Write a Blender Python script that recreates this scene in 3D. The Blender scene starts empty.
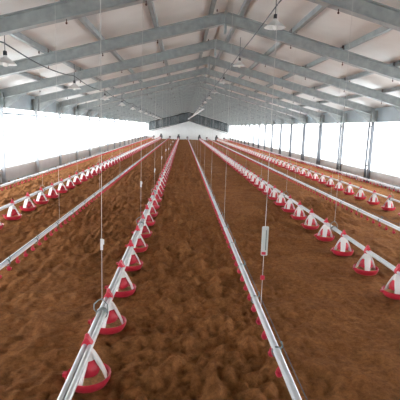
import bpy, bmesh, math, random
from mathutils import Vector, Matrix, noise
random.seed(7)
S = bpy.context.scene
COL = S.collection
PI = math.pi

# ---------------------------------------------------------------- dimensions
H = 1.70                      # eye height
XL, XR = -4.98, 6.60          # inner faces of the side walls
XC = 0.81                     # ridge line
ZR = H + 2.21                 # centre of the rafter at the ridge
SLOPE = 0.264
Y0, Y1 = -4.0, 62.0           # building ends
SILL, HEAD = 0.40, 2.07       # side opening
FR0, FRD = 3.74, 2.83         # roof frames
F_PX = 440.0
def roof_z(x): return ZR - SLOPE * abs(x - XC)
FRAMES = [FR0 + FRD * k for k in range(-2, 22)]
WIRES = [3.22 + 3.1*k for k in range(21)]
FRAMES = [y for y in FRAMES if Y0 + .3 < y < Y1 - .3]

# ---------------------------------------------------------------- helpers
def link(o, parent=None):
    COL.objects.link(o)
    if parent is not None: o.parent = parent
    return o
def mesh_from(bm, name, mats, smooth=True):
    me = bpy.data.meshes.new(name)
    bmesh.ops.recalc_face_normals(bm, faces=bm.faces[:])
    bm.to_mesh(me); bm.free()
    for m in (mats if isinstance(mats, (list, tuple)) else [mats]): me.materials.append(m)
    for p in me.polygons: p.use_smooth = smooth
    if smooth:
        try: me.set_sharp_from_angle(angle=math.radians(40))
        except Exception: pass
    return me
def obj(name, bm, mats, parent=None, loc=None, smooth=True):
    o = bpy.data.objects.new(name, mesh_from(bm, name, mats, smooth))
    if loc is not None: o.location = loc
    return link(o, parent)
def tag(o, label, cat, group=None, kind=None):
    o['label'] = label; o['category'] = cat
    if group: o['group'] = group
    if kind: o['kind'] = kind
    return o
def empty(name, loc, label, cat, group=None):
    o = bpy.data.objects.new(name, None); o.location = loc; o.empty_display_size = .1
    link(o); return tag(o, label, cat, group)
def structure(o):
    o['kind'] = 'structure'; return o
def set_mat(bm, faces, idx):
    for f in faces: f.material_index = idx
def box(bm, x0, x1, y0, y1, z0, z1, mi=0):
    v = [bm.verts.new((x, y, z)) for z in (z0, z1) for y in (y0, y1) for x in (x0, x1)]
    fs = []
    for q in ((0,2,3,1),(4,5,7,6),(0,1,5,4),(2,6,7,3),(0,4,6,2),(1,3,7,5)):
        f = bm.faces.new([v[i] for i in q]); f.material_index = mi; fs.append(f)
    return fs
def prism(bm, pts, y0, y1, mi=0):
    """polygon in x,z extruded along y"""
    a = [bm.verts.new((x, y0, z)) for x, z in pts]; b = [bm.verts.new((x, y1, z)) for x, z in pts]
    n = len(pts)
    fs = [bm.faces.new(a[::-1]), bm.faces.new(b)]
    for i in range(n): fs.append(bm.faces.new((a[i], a[(i+1)%n], b[(i+1)%n], b[i])))
    for f in fs: f.material_index = mi
    return fs
def lathe(bm, prof, n=20, c=(0,0,0), mi=0, closed=False):
    rings = []
    for r, z in prof:
        if r < 1e-5: rings.append([bm.verts.new((c[0], c[1], c[2]+z))])
        else: rings.append([bm.verts.new((c[0]+r*math.cos(2*PI*k/n), c[1]+r*math.sin(2*PI*k/n), c[2]+z)) for k in range(n)])
    if closed: rings.append(rings[0])
    for A, B in zip(rings, rings[1:]):
        for k in range(n):
            k2 = (k+1) % n
            if len(A) == 1 and len(B) == 1: continue
            if len(A) == 1: f = bm.faces.new((A[0], B[k], B[k2]))
            elif len(B) == 1: f = bm.faces.new((A[k], A[k2], B[0]))
            else: f = bm.faces.new((A[k], A[k2], B[k2], B[k]))
            f.material_index = mi
def tube(bm, pts, r, n=8, mi=0, cap=True):
    pts = [Vector(p) for p in pts]
    rs = r if isinstance(r, (list, tuple)) else [r]*len(pts)
    rings = []
    ref = None
    for i, p in enumerate(pts):
        d = (pts[min(i+1, len(pts)-1)] - pts[max(i-1, 0)]).normalized()
        if ref is None: ref = Vector((1,0,0)) if abs(d.x) < .9 else Vector((0,0,1))
        u = (ref - d*ref.dot(d)).normalized(); w = d.cross(u); ref = u
        rings.append([bm.verts.new(p + (u*math.cos(2*PI*k/n) + w*math.sin(2*PI*k/n))*rs[i]) for k in range(n)])
    for A, B in zip(rings, rings[1:]):
        for k in range(n):
            f = bm.faces.new((A[k], A[(k+1)%n], B[(k+1)%n], B[k])); f.material_index = mi
    if cap:
        bm.faces.new(rings[0][::-1]).material_index = mi; bm.faces.new(rings[-1]).material_index = mi
def sweep_rect(bm, pts, w, t, side, mi=0):
    """flat bar: width w along `side`, thickness t"""
    pts = [Vector(p) for p in pts]; side = Vector(side).normalized(); rings = []
    for i, p in enumerate(pts):
        d = (pts[min(i+1, len(pts)-1)] - pts[max(i-1, 0)]).normalized()
        nrm = d.cross(side).normalized()
        ww = w[i] if isinstance(w, (list, tuple)) else w
        rings.append([bm.verts.new(p + side*ww*a/2 + nrm*t*b/2) for a, b in ((-1,-1),(1,-1),(1,1),(-1,1))])
    for A, B in zip(rings, rings[1:]):
        for k in range(4): bm.faces.new((A[k], A[(k+1)%4], B[(k+1)%4], B[k])).material_index = mi
    bm.faces.new(rings[0][::-1]).material_index = mi; bm.faces.new(rings[-1]).material_index = mi
def copy_tree(o, parent=None):
    c = o.copy(); COL.objects.link(c); c.parent = parent
    for ch in list(o.children): copy_tree(ch, c)
    return c
def joined_copy(root, name):
    """one mesh of a small thing whose parts are too small to see"""
    bm = bmesh.new(); mats = []
    def add(o):
        if o.type == 'MESH':
            n0 = len(bm.faces); bm.from_mesh(o.data); bm.faces.ensure_lookup_table()
            m = o.data.materials[0]
            if m not in mats: mats.append(m)
            for f in bm.faces[n0:]: f.material_index = mats.index(m)
        for ch in o.children: add(ch)
    add(root)
    return mesh_from(bm, name, mats)

# ---------------------------------------------------------------- materials
def mat(name, color, rough=.5, metal=0., var=.0, scale=6., bump=0., bscale=40., spec=.5, stretch=None, color2=None):
    m = bpy.data.materials.new(name); m.use_nodes = True
    nt = m.node_tree; b = nt.nodes['Principled BSDF']
    b.inputs['Base Color'].default_value = (*color, 1); b.inputs['Roughness'].default_value = rough
    b.inputs['Metallic'].default_value = metal; b.inputs['Specular IOR Level'].default_value = spec
    tc = nt.nodes.new('ShaderNodeTexCoord'); mp = nt.nodes.new('ShaderNodeMapping')
    nt.links.new(tc.outputs['Object'], mp.inputs['Vector'])
    if stretch: mp.inputs['Scale'].default_value = stretch
    if var or color2:
        n = nt.nodes.new('ShaderNodeTexNoise'); n.inputs['Scale'].default_value = scale; n.inputs['Detail'].default_value = 5
        nt.links.new(mp.outputs['Vector'], n.inputs['Vector'])
        r = nt.nodes.new('ShaderNodeValToRGB')
        c2 = color2 or tuple(c*(1+var) for c in color)
        r.color_ramp.elements[0].position = .32; r.color_ramp.elements[1].position = .68
        r.color_ramp.elements[0].color = (*[c*(1-var) for c in color], 1); r.color_ramp.elements[1].color = (*c2, 1)
        nt.links.new(n.outputs['Fac'], r.inputs['Fac']); nt.links.new(r.outputs['Color'], b.inputs['Base Color'])
    if bump:
        n2 = nt.nodes.new('ShaderNodeTexNoise'); n2.inputs['Scale'].default_value = bscale; n2.inputs['Detail'].default_value = 4
        nt.links.new(mp.outputs['Vector'], n2.inputs['Vector'])
        bp = nt.nodes.new('ShaderNodeBump'); bp.inputs['Strength'].default_value = bump; bp.inputs['Distance'].default_value = .02
        nt.links.new(n2.outputs['Fac'], bp.inputs['Height']); nt.links.new(bp.outputs['Normal'], b.inputs['Normal'])
    return m

M = {}
M['panel'] = mat('roof_panel', (.72, .685, .64), .32, var=.05, scale=1.3, bump=.08, bscale=3, spec=.5, color2=(.78, .755, .715))
M['steel'] = mat('galvanised_steel', (.335, .362, .357), .42, .35, var=.14, scale=7, bump=.04, bscale=30)
M['post'] = mat('backlit_post', (.12, .13, .145), .7)  # right posts: darkened in the colour to read as backlit against the curtain
M['glarepost'] = mat('glare_paled_post', (.36, .38, .40), .7)  # left posts: washed-out look of the window glare put into the colour
M['purlin'] = mat('purlin_steel', (.34, .37, .37), .42, .35, var=.12, scale=5)
M['wall'] = mat('grey_render', (.60, .62, .625), .85, var=.04, scale=3, bump=.2, bscale=25)
M['upper'] = mat('blue_grey_sheet', (.44, .53, .58), .5, var=.06, scale=3)
M['gable'] = mat('white_gable_panel', (.74, .77, .77), .6, var=.04, scale=2)
M['slab'] = mat('concrete', (.3, .28, .26), .9, var=.1)
M['red'] = mat('red_plastic', (.56, .028, .055), .38, var=.06, scale=20)
M['redcup'] = mat('red_cup_plastic', (.54, .025, .06), .4)
M['white'] = mat('white_plastic', (.84, .83, .82), .4, var=.03, scale=20)
M['feed'] = mat('feed_meal', (.56, .40, .17), .95, var=.2, scale=60, bump=.5, bscale=150)
M['tube'] = mat('galvanised_tube', (.60, .63, .64), .33, .45, var=.08, scale=14)
M['alu'] = mat('aluminium_rail', (.66, .70, .74), .35, .35, var=.05, scale=10)
M['pvc'] = mat('white_pvc', (.78, .79, .80), .35)
M['dark'] = mat('dark_steel', (.05, .055, .065), .5, .3)
M['grey'] = mat('grey_fitting', (.17, .21, .21), .45, .3)
M['cord'] = mat('suspension_cord', (.62, .60, .58), .7)
M['lampwhite'] = mat('lamp_enamel', (.74, .73, .71), .35)
M['glass'] = mat('bulb_glass', (.8, .78, .74), .15)
M['tarp'] = mat('dark_grey_tarpaulin', (.075, .09, .095), .7, var=.35, scale=1.2, bump=.5, bscale=2.5)
M['motor'] = mat('motor_grey', (.035, .04, .045), .5)
M['tagred'] = mat('red_tape', (.55, .03, .06), .5)
M['tagplate'] = mat('pale_grey_plastic', (.60, .62, .60), .45)
M['pulley'] = mat('rusty_pulley', (.10, .045, .04), .6)
M['bar'] = mat('blue_grey_bar', (.10, .14, .17), .6)
M['ground'] = mat('pale_yard', (.68, .69, .68), .9, var=.05, scale=.3)

def curtain_mat():
    m = bpy.data.materials.new('translucent_curtain'); m.use_nodes = True
    nt = m.node_tree; nt.nodes.clear()
    out = nt.nodes.new('ShaderNodeOutputMaterial')
    tl = nt.nodes.new('ShaderNodeBsdfTranslucent'); df = nt.nodes.new('ShaderNodeBsdfDiffuse'); tr = nt.nodes.new('ShaderNodeBsdfTransparent')
    tl.inputs['Color'].default_value = (.93, .95, .96, 1); df.inputs['Color'].default_value = (.9, .9, .9, 1)
    tc = nt.nodes.new('ShaderNodeTexCoord'); w = nt.nodes.new('ShaderNodeTexNoise'); w.inputs['Scale'].default_value = 2
    nt.links.new(tc.outputs['Object'], w.inputs['Vector'])
    bp = nt.nodes.new('ShaderNodeBump'); bp.inputs['Strength'].default_value = .2
    nt.links.new(w.outputs['Fac'], bp.inputs['Height']); nt.links.new(bp.outputs['Normal'], tl.inputs['Normal'])
    m1 = nt.nodes.new('ShaderNodeMixShader'); m1.inputs['Fac'].default_value = .2
    nt.links.new(tl.outputs[0], m1.inputs[1]); nt.links.new(df.outputs[0], m1.inputs[2])
    m2 = nt.nodes.new('ShaderNodeMixShader'); m2.inputs['Fac'].default_value = .5
    nt.links.new(m1.outputs[0], m2.inputs[1]); nt.links.new(tr.outputs[0], m2.inputs[2])
    nt.links.new(m2.outputs[0], out.inputs['Surface'])
    return m
M['curtain'] = curtain_mat()

def litter_mat():
    m = bpy.data.materials.new('wood_shavings'); m.use_nodes = True
    nt = m.node_tree; b = nt.nodes['Principled BSDF']; b.inputs['Roughness'].default_value = 1; b.inputs['Specular IOR Level'].default_value = .1
    tc = nt.nodes.new('ShaderNodeTexCoord')
    def noise_n(s, d=4, r=.6):
        n = nt.nodes.new('ShaderNodeTexNoise'); n.inputs['Scale'].default_value = s; n.inputs['Detail'].default_value = d; n.inputs['Roughness'].default_value = r
        nt.links.new(tc.outputs['Object'], n.inputs['Vector']); return n
    def ramp(n, p0, c0, p1, c1):
        r = nt.nodes.new('ShaderNodeValToRGB'); r.color_ramp.elements[0].position = p0; r.color_ramp.elements[1].position = p1
        r.color_ramp.elements[0].color = (*c0, 1); r.color_ramp.elements[1].color = (*c1, 1)
        nt.links.new(n.outputs['Fac'], r.inputs['Fac']); return r
    big = ramp(noise_n(20, 8, .85), .34, (.155, .064, .022), .70, (.44, .190, .070))
    fine = ramp(noise_n(1.6, 5, .6), .3, (.72, .68, .64), .72, (1.22, 1.22, 1.22))
    mx = nt.nodes.new('ShaderNodeMix'); mx.data_type = 'RGBA'; mx.blend_type = 'MULTIPLY'; mx.inputs['Factor'].default_value = .8
    nt.links.new(big.outputs['Color'], mx.inputs['A']); nt.links.new(fine.outputs['Color'], mx.inputs['B'])
    nt.links.new(mx.outputs['Result'], b.inputs['Base Color'])
    bp = nt.nodes.new('ShaderNodeBump'); bp.inputs['Strength'].default_value = 1.0; bp.inputs['Distance'].default_value = .02
    nt.links.new(noise_n(32, 8, .85).outputs['Fac'], bp.inputs['Height']); nt.links.new(bp.outputs['Normal'], b.inputs['Normal'])
    return m
M['litter'] = litter_mat()

# ---------------------------------------------------------------- setting
bm = bmesh.new(); box(bm, XL-.3, XR+.3, Y0-.3, Y1+.3, -.30, -.12)
structure(obj('floor', bm, M['slab'], smooth=False))
bm = bmesh.new(); box(bm, -160, 160, -120, 200, -.5, -.32)
structure(obj('ground', bm, M['ground'], smooth=False))

def litter_h(x, y):
    p = Vector((x, y, 0))
    a = noise.noise(p*.9)*.03 + noise.noise(p*2.6+Vector((7,3,1)))*.045
    q = Vector((x*6.0, y*5.2, 4.)); q2 = Vector((x*12, y*11., 8.))
    n1 = noise.noise(q)
    b = n1*.050 + (abs(n1)-.25)*.05 + noise.noise(q2)*.038 + (abs(noise.noise(q2*1.3))-.22)*.022 + noise.noise(Vector((x*25, y*24, 9)))*.030
    rough = .60 + 1.0*noise.noise(Vector((x*.5, y*.3, 3.)))
    rough += .40 if x < .7 else -.22*min(1, (x-.7)*1.5)
    return (a*.8 + b*max(.35, min(1.3, rough*1.12))) - .02
ys = []; y = Y0
while y < 2.3: ys.append(y); y += .18
while y < Y1: ys.append(y); y += .024*max(1, (y/3.0)**1.15)
ys.append(Y1-.01)
nx = 540; xs = [XL+.051 + (XR-XL-.102)*i/(nx-1) for i in range(nx)]
verts = [(x, y, litter_h(x, y)) for y in ys for x in xs]
faces = [(j*nx+i, j*nx+i+1, (j+1)*nx+i+1, (j+1)*nx+i) for j in range(len(ys)-1) for i in range(nx-1)]
me = bpy.data.meshes.new('wood_shavings'); me.from_pydata(verts, [], faces); me.materials.append(M['litter'])
for p in me.polygons: p.use_smooth = True
lit = link(bpy.data.objects.new('wood_shavings', me))
tag(lit, 'brown wood shavings litter spread over the whole shed floor', 'litter', kind='stuff')

for side, xin, xout in (('left', XL, XL-.16), ('right', XR, XR+.16)):
    a, b = min(xin, xout), max(xin, xout)
    bm = bmesh.new(); box(bm, a, b, Y0, Y1, -.12, SILL)
    s = 1 if side == 'left' else -1
    c0, c1 = sorted((xin, xin+s*.05)); box(bm, c0, c1, Y0, Y1, SILL-.035, SILL+.015)
    structure(obj('wall_'+side, bm, M['wall'], smooth=False))
    bm = bmesh.new(); box(bm, a+.02, b-.02, Y0, Y1, HEAD, roof_z(xin)+.17)
    structure(obj('wall_%s_top' % side, bm, M['upper'], smooth=False))
# end walls
def gable(name, y0, y1, m):
    bm = bmesh.new()
    prism(bm, [(XL, -.12), (XR, -.12), (XR, roof_z(XR)+.2), (XC, ZR+.2), (XL, roof_z(XL)+.2)], y0, y1)
    return structure(obj(name, bm, m, smooth=False))
gable('wall_back', Y1, Y1+.15, M['gable'])
gable('wall_front', Y0-.15, Y0, M['gable'])
# insulated roof panels
PT = .21  # underside of panel above rafter centre
bm = bmesh.new()
for x0, x1 in ((XL-.3, XC), (XC, XR+.3)):
    prism(bm, [(x0, roof_z(x0)+PT), (x1, roof_z(x1)+PT), (x1, roof_z(x1)+PT+.1), (x0, roof_z(x0)+PT+.1)], Y0-.15, Y1+.15)
structure(obj('ceiling', bm, M['panel'], smooth=False))

# ---------------------------------------------------------------- ordinals
ORD = ('first second third fourth fifth sixth seventh eighth ninth tenth eleventh twelfth thirteenth fourteenth fifteenth sixteenth '
       'seventeenth eighteenth nineteenth twentieth').split()

# camera axes (world X, Y, Z in camera coordinates), also used to count what the frame shows
VP = (183.0, 127.0); TH = .0248
d = Vector(((VP[0]-200)/F_PX, (200-VP[1])/F_PX, -1)).normalized()
u = Vector((math.sin(TH), math.cos(TH), 0)); u = (u - d*u.dot(d)).normalized()
CAM_ROWS = Matrix((d.cross(u), d, u))
def framed(x, y, z, m=0):
    c = CAM_ROWS.transposed() @ Vector((x, y, z-H))
    if c.z > -.1: return False
    px, py = 200 + F_PX*c.x/-c.z, 200 - F_PX*c.y/-c.z
    return -m < px < 400+m and -m < py < 400+m
# ---------------------------------------------------------------- roof frames
RD = .112   # half depth of the rafter
def ibar(bm, p, q, up, half, wid, tf=.014, tw=.010):
    """I section between p and q; `up` is the depth direction, width along y"""
    p, q, up = Vector(p), Vector(q), Vector(up); yv = Vector((0,1,0))
    def slab(c0, c1, w0, w1):
        v = []
        for e in (p, q):
            for a, b in ((c0, w0), (c0, w1), (c1, w1), (c1, w0)): v.append(bm.verts.new(e + up*a + yv*b))
        for f in ((0,1,2,3),(4,7,6,5),(0,4,5,1),(1,5,6,2),(2,6,7,3),(3,7,4,0)): bm.faces.new([v[i] for i in f])
    slab(half-tf, half, -wid/2, wid/2); slab(-half, -half+tf, -wid/2, wid/2); slab(-half+tf, half-tf, -tw/2, tw/2)
PURLIN_D = (.27, 1.37, 2.48, 3.58, 4.65)
def make_frame():
    root = bpy.data.objects.new('roof_frame', None); link(root)
    for s in (-1, 1):
        xe = XL+.10 if s < 0 else XR-.10
        up = Vector((s*SLOPE, 0, 1)).normalized()
        bm = bmesh.new(); ibar(bm, (XC, 0, ZR), (xe, 0, roof_z(xe)), up, RD, .16)
        obj('rafter', bm, M['steel'], root, smooth=False)
        bm = bmesh.new()
        xo = xe
        ibar(bm, (xo, 0, HEAD), (xo, 0, roof_z(xo)+.05), (1,0,0), .095, .17)
        
        obj('column_head', bm, M['steel'], root, smooth=False)
        bm = bmesh.new(); ww = .026 if s < 0 else .034
        box(bm, xo-.05, xo+.05, -ww, ww, -.12, HEAD)
        if s > 0:
            box(bm, xo-.03, xo+.03, .27, .325, -.10, HEAD); box(bm, xo-.02, xo+.02, ww, .28, 1.9, 1.95); box(bm, xo-.02, xo+.02, ww, .28, .55, .60)
        obj('column', bm, M['post'] if s > 0 else M['glarepost'], root, smooth=False)
        bm = bmesh.new()   # haunch gusset under the rafter
        ht = .10
        prism(bm, [(xe-s*.08, roof_z(xe)-ht), (xe-s*.75, roof_z(xe-s*.75)-ht-.02), (xe-s*.08, roof_z(xe)-ht-.30)], -.008, .008)
        obj('haunch_plate', bm, M['steel'], root, smooth=False)
        for d in PURLIN_D[1:]:
            xx = XC + s*d
            bm = bmesh.new()
            box(bm, xx-.006, xx+.006, -.05, .05, roof_z(xx)+RD-.01, roof_z(xx)+RD+.12)
            tube(bm, [(xx, 0, roof_z(xx)-RD+.01), (xx, 0, roof_z(xx)-RD-.06)], .007, 6)
            lathe(bm, [(0, -.075), (.015, -.065), (.015, -.045), (0, -.04)], 8, (xx, 0, roof_z(xx)-RD))
            obj('purlin_bolt', bm, M['pulley'], root, smooth=False)
    bm = bmesh.new()   # ridge end plates
    prism(bm, [(XC-.02, ZR-.30), (XC+.02, ZR-.30), (XC+.02, ZR+.13), (XC-.02, ZR+.13)], -.09, .09)
    obj('ridge_plate', bm, M['steel'], root, smooth=False)
    return root
frame0 = make_frame()
vis = [y for y in FRAMES if y > 6]
for i, y in enumerate(FRAMES):
    r = frame0 if i == 0 else copy_tree(frame0)
    r.location = (0, y, 0)
    if y < 6: tag(r, 'grey steel portal frame standing level with the camera or behind it', 'roof frame', 'portal frames over the camera')
    else:
        k = vis.index(y)
        if k < 12: tag(r, '%s grey steel portal frame from the camera, spanning wall to wall' % ORD[k], 'roof frame', 'grey steel portal frames')
        else: tag(r, 'grey steel portal frame in the far end of the shed', 'roof frame', 'far portal frames')

# ---------------------------------------------------------------- purlins (C sections along the shed)
for s, sn in ((-1, 'left'), (1, 'right')):
    for k, d in enumerate(PURLIN_D):
        x = XC + s*d; z = roof_z(x) + RD
        bm = bmesh.new(); ht = PT - RD - .002
        box(bm, -.006, .006, Y0+.02, Y1-.02, 0, ht)
        box(bm, min(0, s*.07), max(0, s*.07), Y0+.02, Y1-.02, 0, .008)
        box(bm, min(0, s*.07), max(0, s*.07), Y0+.02, Y1-.02, ht-.02, ht-.012)
        box(bm, min(s*.062, s*.07), max(s*.062, s*.07), Y0+.02, Y1-.02, 0, .025)
        o = obj('purlin', bm, M['purlin'], loc=(x, 0, z), smooth=False)
        tag(o, 'long grey steel purlin, %s out from the ridge on the %s roof slope' % (ORD[k], sn), 'purlin', 'roof purlins')

# ---------------------------------------------------------------- curtains in the side openings
for side, x, s in (('left', XL-.19, -1), ('right', XR+.19, 1)):
    root = empty('side_curtain', (x, 0, SILL-.1), 'white translucent curtain closing the long opening in the %s side wall' % side, 'curtain')
    top = HEAD-.14-SILL+.1 if side == 'left' else HEAD+.05-SILL+.1
    bm = bmesh.new(); n = 900
    cols = [[bm.verts.new((.012*math.sin(yy*5.1)+.006*math.sin(yy*13), yy, z)) for z in (0, top*.5, top)] for yy in [Y0 + (Y1-Y0)*i/n for i in range(n+1)]]
    for A, B in zip(cols, cols[1:]):
        for q in (0, 1): bm.faces.new((A[q], B[q], B[q+1], A[q+1]))
    obj('curtain_sheet', bm, M['curtain'], root)
    bm = bmesh.new(); tube(bm, [(0, Y0, top), (0, Y1, top)], .028, 8)
    obj('top_tube', bm, M['bar'], root)
    bm = bmesh.new(); tube(bm, [(0, Y0, .05), (0, Y1, .05)], .025, 8)
    obj('bottom_tube', bm, M['alu'], root)

# ---------------------------------------------------------------- dark curtain on the far gable
root = empty('gable_curtain', (0, Y1-.35, 0), 'dark grey chevron tarpaulin hanging under the roof across the far gable', 'curtain')
bm = bmesh.new(); n = 120; rows = []
for i in range(n+1):
    x = XL+.25 + (XR-XL-.5)*i/n
    zt = roof_z(x) - .14; zb = roof_z(x) - 1.36
    rows.append([bm.verts.new((x, .04*math.sin(x*7)+.03*math.sin(x*3.1+j), zt+(zb-zt)*j/6)) for j in range(7)])
for A, B in zip(rows, rows[1:]):
    for j in range(6): bm.faces.new((A[j], B[j], B[j+1], A[j+1]))
o = obj('tarpaulin', bm, M['tarp'], root)
sm = o.modifiers.new('thick', 'SOLIDIFY'); sm.thickness = .01
bm = bmesh.new()
tube(bm, [(XL+.25, 0, roof_z(XL+.25)-1.52), (XC, 0, ZR-1.36), (XR-.25, 0, roof_z(XR-.25)-1.52)], .03, 8)
obj('bottom_tube', bm, M['dark'], root)

# ---------------------------------------------------------------- feeder pan
PIPE_F = .280; PIPE_D = .285
def make_pan():
    root = bpy.data.objects.new('feeder_pan', None); link(root)
    bm = bmesh.new()
    lathe(bm, [(0, .012), (.100, .012), (.116, .018), (.134, .045), (.139, .070), (.147, .074), (.149, .067), (.142, .038), (.124, .008), (.110, 0), (0, 0)], 28)
    box(bm, -.168, -.142, -.016, .016, .050, .074)
    obj('dish', bm, M['red'], root)
    bm = bmesh.new()
    lathe(bm, [(0, .052), (.05, .050), (.09, .042), (.130, .038), (.130, .034), (.12, .02), (0, .02)], 24)
    obj('feed', bm, M['feed'], root)
    bm = bmesh.new()
    lathe(bm, [(0, .045), (.018, .045), (.020, .056), (.042, .064), (.070, .080), (.078, .106), (.070, .140), (.052, .168), (.02, .184), (0, .187)], 20)
    obj('hopper', bm, M['red'], root)
    bm = bmesh.new()
    lathe(bm, [(0, .180), (.048, .180), (.052, .185), (.038, .212), (.028, .232), (.024, .25), (.022, PIPE_F-.01), (0, PIPE_F-.01)], 18)
    for k in range(3):
        a = math.radians(10 - 120*k); c, s_ = math.cos(a), math.sin(a)
        pts = [(r*c, r*s_, z) for r, z in ((.020, .240), (.040, .208), (.068, .155), (.096, .100), (.116, .045))]
        sweep_rect(bm, pts, [.048, .066, .070, .062, .062], .014, (-s_, c, 0))
    obj('grill', bm, M['white'], root)
    bm = bmesh.new()   # clamp that straddles the tube and rises to a point
    prism_pts = [(-.040, PIPE_F-.030), (.040, PIPE_F-.030), (.041, PIPE_F+.006), (.022, PIPE_F+.036), (.010, PIPE_F+.056), (-.010, PIPE_F+.056), (-.022, PIPE_F+.036), (-.041, PIPE_F+.006)]
    prism(bm, [(x_*.86, PIPE_F+(z_-PIPE_F)*.92) for x_, z_ in prism_pts], -.023, .023)
    lathe(bm, [(.020, -.02), (.017, 0), (.014, .014), (.008, .022), (0, .024)], 10, (0, 0, PIPE_F+.050))
    bmesh.ops.bevel(bm, geom=bm.edges[:], offset=.005, segments=2, affect='EDGES', profile=.5) if False else None
    obj('clamp', bm, M['red'], root)
    return root
pan0 = make_pan()
pan_far_mesh = joined_copy(pan0, 'feeder_pan')

FEED = [('leftmost feeder row, nearest the left curtain', -2.95),
        ('feeder row left of centre, in front of the camera', -.582),
        ('feeder row right of centre', 2.28),
        ('rightmost feeder row, nearest the right curtain', 4.62)]
FSHORT = ['leftmost feeder row', 'feeder row left of centre', 'feeder row right of centre', 'rightmost feeder row']
PAN_P = .79; PHASE = [.59, 2.70, 2.73, .79]
Y_LINE0, Y_LINE1 = -1.2, 60.4
cands = []
for li, (lab, x) in enumerate(FEED):
    y = PHASE[li] - PAN_P
    while y < Y_LINE1 - .6:
        if y > -1: cands.append((y, li, x))
        y += PAN_P
def in_view(y, x):
    return y > 2.0 and abs(x/y + .04) < .60
seen = sorted([c for c in cands if in_view(c[0], c[2])])
unseen = [c for c in cands if not in_view(c[0], c[2])]
near, rest = seen[:300], seen[300:]
count = [0]*4; first = True
for y, li, x in near:
    shown = framed(x, y, .1, 4)
    k = count[li] if shown else -1
    if shown: count[li] += 1
    rz = random.uniform(-.12, .12)
    if y < 24:
        if first: o = pan0; first = False
        else: o = copy_tree(pan0)
    else:
        o = link(bpy.data.objects.new('feeder_pan', pan_far_mesh))
    o.location = (x, y, .012 + random.uniform(-.006, .006)); o.rotation_euler = (random.uniform(-.02,.02), random.uniform(-.02,.02), rz)
    if k < 0: tag(o, 'red and white feeder pan past the picture edge on the %s' % FSHORT[li], 'feeder pan', 'outlying pans of the %s' % FSHORT[li])
    elif k < 20: tag(o, 'red and white feeder pan, %s from the camera in the %s' % (ORD[k], FSHORT[li]), 'feeder pan', 'feeder pans along the %s' % FSHORT[li])
    else: tag(o, 'red and white feeder pan in the far stretch of the %s' % FSHORT[li], 'feeder pan', 'far feeder pans of the %s' % FSHORT[li])
if rest:
    bm = bmesh.new()
    for y, li, x in rest:
        n0 = len(bm.verts); bm.from_mesh(pan_far_mesh); bm.verts.ensure_lookup_table()
        bmesh.ops.translate(bm, verts=bm.verts[n0:], vec=(x, y, .012))
    o = obj('feeder_pan_row_ends', bm, list(pan_far_mesh.materials))
    tag(o, 'tiny red and white feeder pans at the far gable ends of the rows', 'feeder pans', kind='stuff')

# ---------------------------------------------------------------- feeder lines
for li, (lab, x) in enumerate(FEED):
    root = empty('feeder_line', (x, 0, PIPE_F), 'pale galvanised feed tube of the %s' % lab, 'feeder line', 'feeder lines')
    def line_pts(dx, dz, n=60):
        return [(dx, Y_LINE0 + (Y_LINE1-Y_LINE0)*i/n, dz) for i in range(n+1)]
    bm = bmesh.new(); tube(bm, line_pts(.0175, 0), .019, 12); obj('auger_tube', bm, M['tube'], root)
    bm = bmesh.new(); tube(bm, line_pts(-.0185, .004), .0165, 12); obj('support_tube', bm, M['tube'], root)
    for y in WIRES:
        if not (2.2 < y < Y_LINE1): continue
        bm = bmesh.new(); yy = y - .02
        pts = [(.043*math.cos(a), yy, .036*math.sin(a)) for a in [2*PI*k/12 for k in range(13)]]
        sweep_rect(bm, pts, .045, .006, (0,1,0))
        tube(bm, [(-.045, yy, .01), (-.062, yy, .03), (-.06, yy, .07), (-.03, yy, .10), (0, yy, .115)], .005, 6)
        tube(bm, [(.045, yy, .01), (.04, yy, .07), (.0, yy, .115)], .004, 6)
        obj('hanger_clamp', bm, M['grey'], root)
    # drive motor at the far end of the line
    root = empty('drive_motor', (x, Y_LINE1+.02, 0), 'dark motor and gearbox ending the %s by the far wall' % FSHORT[li], 'motor', 'drive motors at the far wall')
    bm = bmesh.new(); box(bm, -.20, .20, 0, .50, .10, .50); bmesh.ops.bevel(bm, geom=bm.edges[:], offset=.03, segments=2, affect='EDGES')
    obj('gearbox', bm, M['motor'], root)
    bm = bmesh.new(); tube(bm, [(0, .30, .5), (0, .30, .72)], .12, 14); obj('motor_body', bm, M['motor'], root)
    bm = bmesh.new(); box(bm, -.16, .16, .05, .45, -.02, .10); obj('stand', bm, M['motor'], root)

# ---------------------------------------------------------------- drinker lines
DRINK = [('leftmost drinker line, beside the left curtain', -3.95),
         ('second drinker line from the left', -1.75),
         ('middle drinker line, just right of the camera', .635),
         ('second drinker line from the right', 3.27),
         ('rightmost drinker line, beside the right curtain', 5.65)]
def cup_mesh():
    bm = bmesh.new()
    lathe(bm, [(0, -.098), (.014, -.096), (.023, -.084), (.026, -.070), (.023, -.068), (.016, -.084), (0, -.088)], 12)
    tube(bm, [(-.019, 0, -.076), (-.014, 0, -.05), (0, 0, -.03), (0, 0, -.008)], [.005, .005, .006, .010], 6)
    lathe(bm, [(0, -.068), (.006, -.064), (.006, -.040), (0, -.035)], 8)
    return mesh_from(bm, 'drip_cup', M['redcup'])
CUP = cup_mesh()
bm = bmesh.new()
pts = [(.030*math.cos(a)+.004, 0, .032*math.sin(a)+.004) for a in [2*PI*k/14 for k in range(15)]]
sweep_rect(bm, pts, .022, .006, (0,1,0)); tube(bm, [(.026, 0, .02), (.04, .0, .045), (.03, 0, .075)], .006, 6)
BRK = mesh_from(bm, 'bracket', M['grey'])
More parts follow.
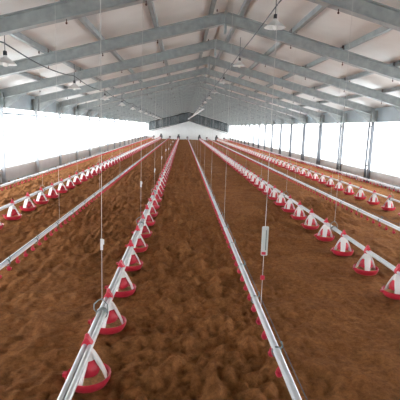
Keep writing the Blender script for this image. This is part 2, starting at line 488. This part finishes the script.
for di, (lab, x) in enumerate(DRINK):
    root = empty('drinker_line', (x, 0, PIPE_D), 'white water pipe of the %s' % lab, 'drinker line', 'drinker lines')
    bm = bmesh.new(); tube(bm, [(0, Y_LINE0 + (Y_LINE1-Y_LINE0)*i/40, .0) for i in range(41)], .0165, 10); obj('water_pipe', bm, M['pvc'], root)
    bm = bmesh.new()
    prism(bm, [(-.021, .012), (.021, .012), (.021, .030), (.012, .036), (-.012, .036), (-.021, .030)], Y_LINE0, Y_LINE1); obj('support_rail', bm, M['alu'], root, smooth=False)
    bm = bmesh.new(); tube(bm, [(.034, Y_LINE0, .058), (.034, Y_LINE1, .058)], .0032, 6); obj('perch_wire', bm, M['dark'], root)
    ys_ = []
    y = 2.42 + .04*di
    while y < Y_LINE1 - .3: ys_.append(y); y += .245
    ys_ = [y for y in ys_ if in_view(y, x)]
    for y in ys_[:100]:
        o = link(bpy.data.objects.new('drip_cup', CUP), root); o.location = (0, y, 0); o.rotation_euler = (0, 0, random.uniform(-.2,.2))
    bm = bmesh.new()
    for y in ys_[100:]:
        n0 = len(bm.verts); bm.from_mesh(CUP); bm.verts.ensure_lookup_table()
        bmesh.ops.translate(bm, verts=bm.verts[n0:], vec=(0, y, 0))
    o = obj('far_drip_cups', bm, M['redcup'], root); o['kind'] = 'stuff'
    y = 2.62
    while y < Y_LINE1:
        if in_view(y, x):
            o = link(bpy.data.objects.new('bracket', BRK), root); o.location = (0, y, 0)
        y += .87 if y < 30 else 1.74
    root = empty('water_regulator', (x, Y_LINE1+.02, 0), 'small dark regulator ending the %s at the far wall' % lab.split(',')[0], 'regulator', 'water regulators at the far wall')
    bm = bmesh.new(); box(bm, -.12, .12, 0, .26, .20, .44); bmesh.ops.bevel(bm, geom=bm.edges[:], offset=.02, segments=2, affect='EDGES'); obj('regulator_body', bm, M['motor'], root)
    bm = bmesh.new(); tube(bm, [(0, .13, -.02), (0, .13, .22)], .03, 8); obj('post', bm, M['motor'], root)
    bm = bmesh.new(); tube(bm, [(.05, .13, .43), (.05, .13, 1.0)], .018, 8); obj('sight_tube', bm, M['pvc'], root)

# ---------------------------------------------------------------- suspension wires
def adjuster_mesh():
    bm = bmesh.new(); box(bm, -.009, .009, -.007, .007, -.042, .042); box(bm, .009, .018, -.005, .005, .0, .038)
    return mesh_from(bm, 'cord_adjuster', M['white'], False)
ADJ = adjuster_mesh()
lines = [('feeder', i, x, PIPE_F+.10, FSHORT[i]) for i, (l, x) in enumerate(FEED)] + \
        [('drinker', i, x, PIPE_D+.03, l.split(',')[0]) for i, (l, x) in enumerate(DRINK)]
for typ, i, x, z0, short in lines:
    zt = roof_z(x) + PT - .005
    bm = bmesh.new(); tube(bm, [(0, 0, 0), (0, 0, (zt-z0)*.5), (0, 0, zt-z0)], .0018, 6); cordm = mesh_from(bm, 'cord', M['cord'])
    bm = bmesh.new(); lathe(bm, [(0, -.05), (.012, -.045), (.016, -.02), (.012, .005), (0, .012)], 10, (0, 0, zt-z0)); pulm = mesh_from(bm, 'pulley', M['pulley'])
    k = 0
    for y in WIRES:
        if not (2.2 < y < Y_LINE1): continue
        root = empty('suspension_wire', (x, y-.02, z0), '', 'wire')
        link(bpy.data.objects.new('cord', cordm), root); link(bpy.data.objects.new('pulley', pulm), root)
        extra = ''
        if typ == 'feeder' and i == 1:
            a = link(bpy.data.objects.new('cord_adjuster', ADJ), root); a.location = (0, 0, .82 - z0 + .06*math.sin(k*2.1)); a['label'] = 'small white cord adjuster'
        if typ == 'drinker' and i == 2 and k == 0:
            bm = bmesh.new(); box(bm, -.025, .025, -.006, .006, -.112, .112); bmesh.ops.bevel(bm, geom=bm.edges[:], offset=.004, segments=2, affect='EDGES')
            hp = obj('height_plate', bm, M['tagplate'], root, (0, -.012, .56)); hp['label'] = 'pale grey hanging plate with a dark slot and pink mark'
            bm = bmesh.new(); box(bm, .004, .010, -.009, -.005, -.07, .085); obj('slot', bm, M['grey'], hp, smooth=False)
            bm = bmesh.new(); box(bm, -.022, .010, -.009, -.005, -.105, -.083); obj('mark', bm, M['tagred'], hp, smooth=False)
            bm = bmesh.new(); box(bm, -.016, .016, -.008, .008, -.018, .018); bmesh.ops.bevel(bm, geom=bm.edges[:], offset=.004, segments=1, affect='EDGES')
            obj('red_clip', bm, M['tagred'], root, (0, 0, .27))
            extra = ' with a pale hanging plate'
        if not any(framed(x, y-.02, z0+(zt-z0)*q/24) for q in range(25)):
            root['label'] = 'thin suspension wire past the picture edge on the %s' % short; root['group'] = 'outlying wires of the ' + short
            continue
        if k < 5: root['label'] = '%s thin suspension wire from the camera holding the %s' % (ORD[k], short) if not extra else 'nearest suspension wire, with pale plate and red clip, holding the middle drinker line'
        else: root['label'] = 'thin distant suspension wire in the far stretch of the %s' % short
        root['group'] = ('near wires of the ' if k < 5 else 'far wires of the ') + short
        k += 1

# ---------------------------------------------------------------- pendant lamps on two cables
def make_lamp(drop, xl, zl):
    root = bpy.data.objects.new('pendant_lamp', None); link(root)
    bm = bmesh.new(); lathe(bm, [(.030, .10), (.036, .075), (.075, .05), (.115, .015), (.158, -.025), (.168, -.027), (.165, -.034), (.153, -.030), (.108, .004), (.07, .038), (.03, .060)], 24)
    obj('shade', bm, M['lampwhite'], root)
    bm = bmesh.new(); lathe(bm, [(0, .17), (.022, .17), (.030, .155), (.030, .085), (.034, .075), (0, .075)], 14); obj('socket', bm, M['dark'], root)
    bm = bmesh.new(); lathe(bm, [(0, -.075), (.030, -.065), (.042, -.035), (.036, .0), (.018, .04), (.016, .075), (0, .08)], 14); obj('bulb', bm, M['glass'], root)
    hh = roof_z(xl)+PT-zl
    bm = bmesh.new(); tube(bm, [(0, 0, .165), (0, 0, hh-.003)], .006, 6); obj('cord', bm, M['dark'], root)
    return root
for xl, zl, drop, name, side in ((XC+.58, H+1.60, .12, 'right', 'just right of the ridge'), (XC-3.57, H+.90, .12, 'left', 'over the left side')):
    lamp0 = make_lamp(drop, xl, zl); ys_l = [7.15 + 4.38*k for k in range(12)]
    for k, y in enumerate(ys_l):
        o = lamp0 if k == 0 else copy_tree(lamp0)
        o.location = (xl, y, zl)
        if k < 6: tag(o, 'white dish pendant lamp, %s from the camera in the row %s' % (ORD[k], side), 'lamp', 'pendant lamps %s' % side)
        else: tag(o, 'tiny distant white pendant lamp far along the row %s' % side, 'lamp', 'far pendant lamps %s' % side)
    bm = bmesh.new(); pts = []
    n = 140
    for q in range(n+1):
        y = 1.0 + 61*q/n
        ph = ((y - 7.15)/4.38) % 1.0
        pts.append((0, y, .165+drop - (.10*4*ph*(1-ph) if name == 'left' else .02*4*ph*(1-ph))))
    tube(bm, pts, .011, 6)
    o = obj('lamp_cable', bm, M['dark'], loc=(xl, 0, zl))
    tag(o, 'dark cable strung under the roof carrying the lamps %s' % side, 'cable')

# ---------------------------------------------------------------- slanting fill pipe near the far end
root = empty('fill_pipe', (XC, 56, 0), 'pale slanting pipe running down from the ridge near the far gable', 'pipe')
bm = bmesh.new(); tube(bm, [(1.9, 42, H+1.72), (.68, 60, H+1.08)], .075, 12)
o = obj('pipe_run', bm, M['pvc'], root); o.location = (-XC, -56, 0)
bm = bmesh.new(); tube(bm, [(1.9, 42, H+1.75), (1.9, 42, roof_z(1.9)+PT)], .02, 8)
o = obj('hanger_strap', bm, M['grey'], root); o.location = (-XC, -56, 0)

# ---------------------------------------------------------------- light: overcast daylight
w = bpy.data.worlds.new('World'); S.world = w; w.use_nodes = True
nt = w.node_tree; bg = nt.nodes['Background']
tc = nt.nodes.new('ShaderNodeTexCoord'); sp = nt.nodes.new('ShaderNodeSeparateXYZ'); rp = nt.nodes.new('ShaderNodeValToRGB')
nt.links.new(tc.outputs['Generated'], sp.inputs[0]); nt.links.new(sp.outputs['Z'], rp.inputs['Fac'])
rp.color_ramp.elements[0].color = (1, 1, 1, 1); rp.color_ramp.elements[1].color = (.86, .93, 1, 1)
nt.links.new(rp.outputs['Color'], bg.inputs['Color']); bg.inputs['Strength'].default_value = 5.0

# ---------------------------------------------------------------- camera
cam = bpy.data.cameras.new('Camera'); co = bpy.data.objects.new('Camera', cam); link(co); S.camera = co
cam.sensor_width = 36; cam.sensor_fit = 'HORIZONTAL'; cam.lens = F_PX/400*36; cam.clip_start = .05; cam.clip_end = 500
co.matrix_world = Matrix.Translation((0, 0, H)) @ CAM_ROWS.to_4x4()

S.view_settings.view_transform = 'Standard'; S.view_settings.look = 'None'
S.view_settings.gamma = 1; S.view_settings.use_curve_mapping = False
S.view_settings.exposure = 1.05
S.cycles.use_denoising = True
S.cycles.max_bounces = 12; S.cycles.diffuse_bounces = 8; S.cycles.transparent_max_bounces = 16
S.cycles.sample_clamp_indirect = 10
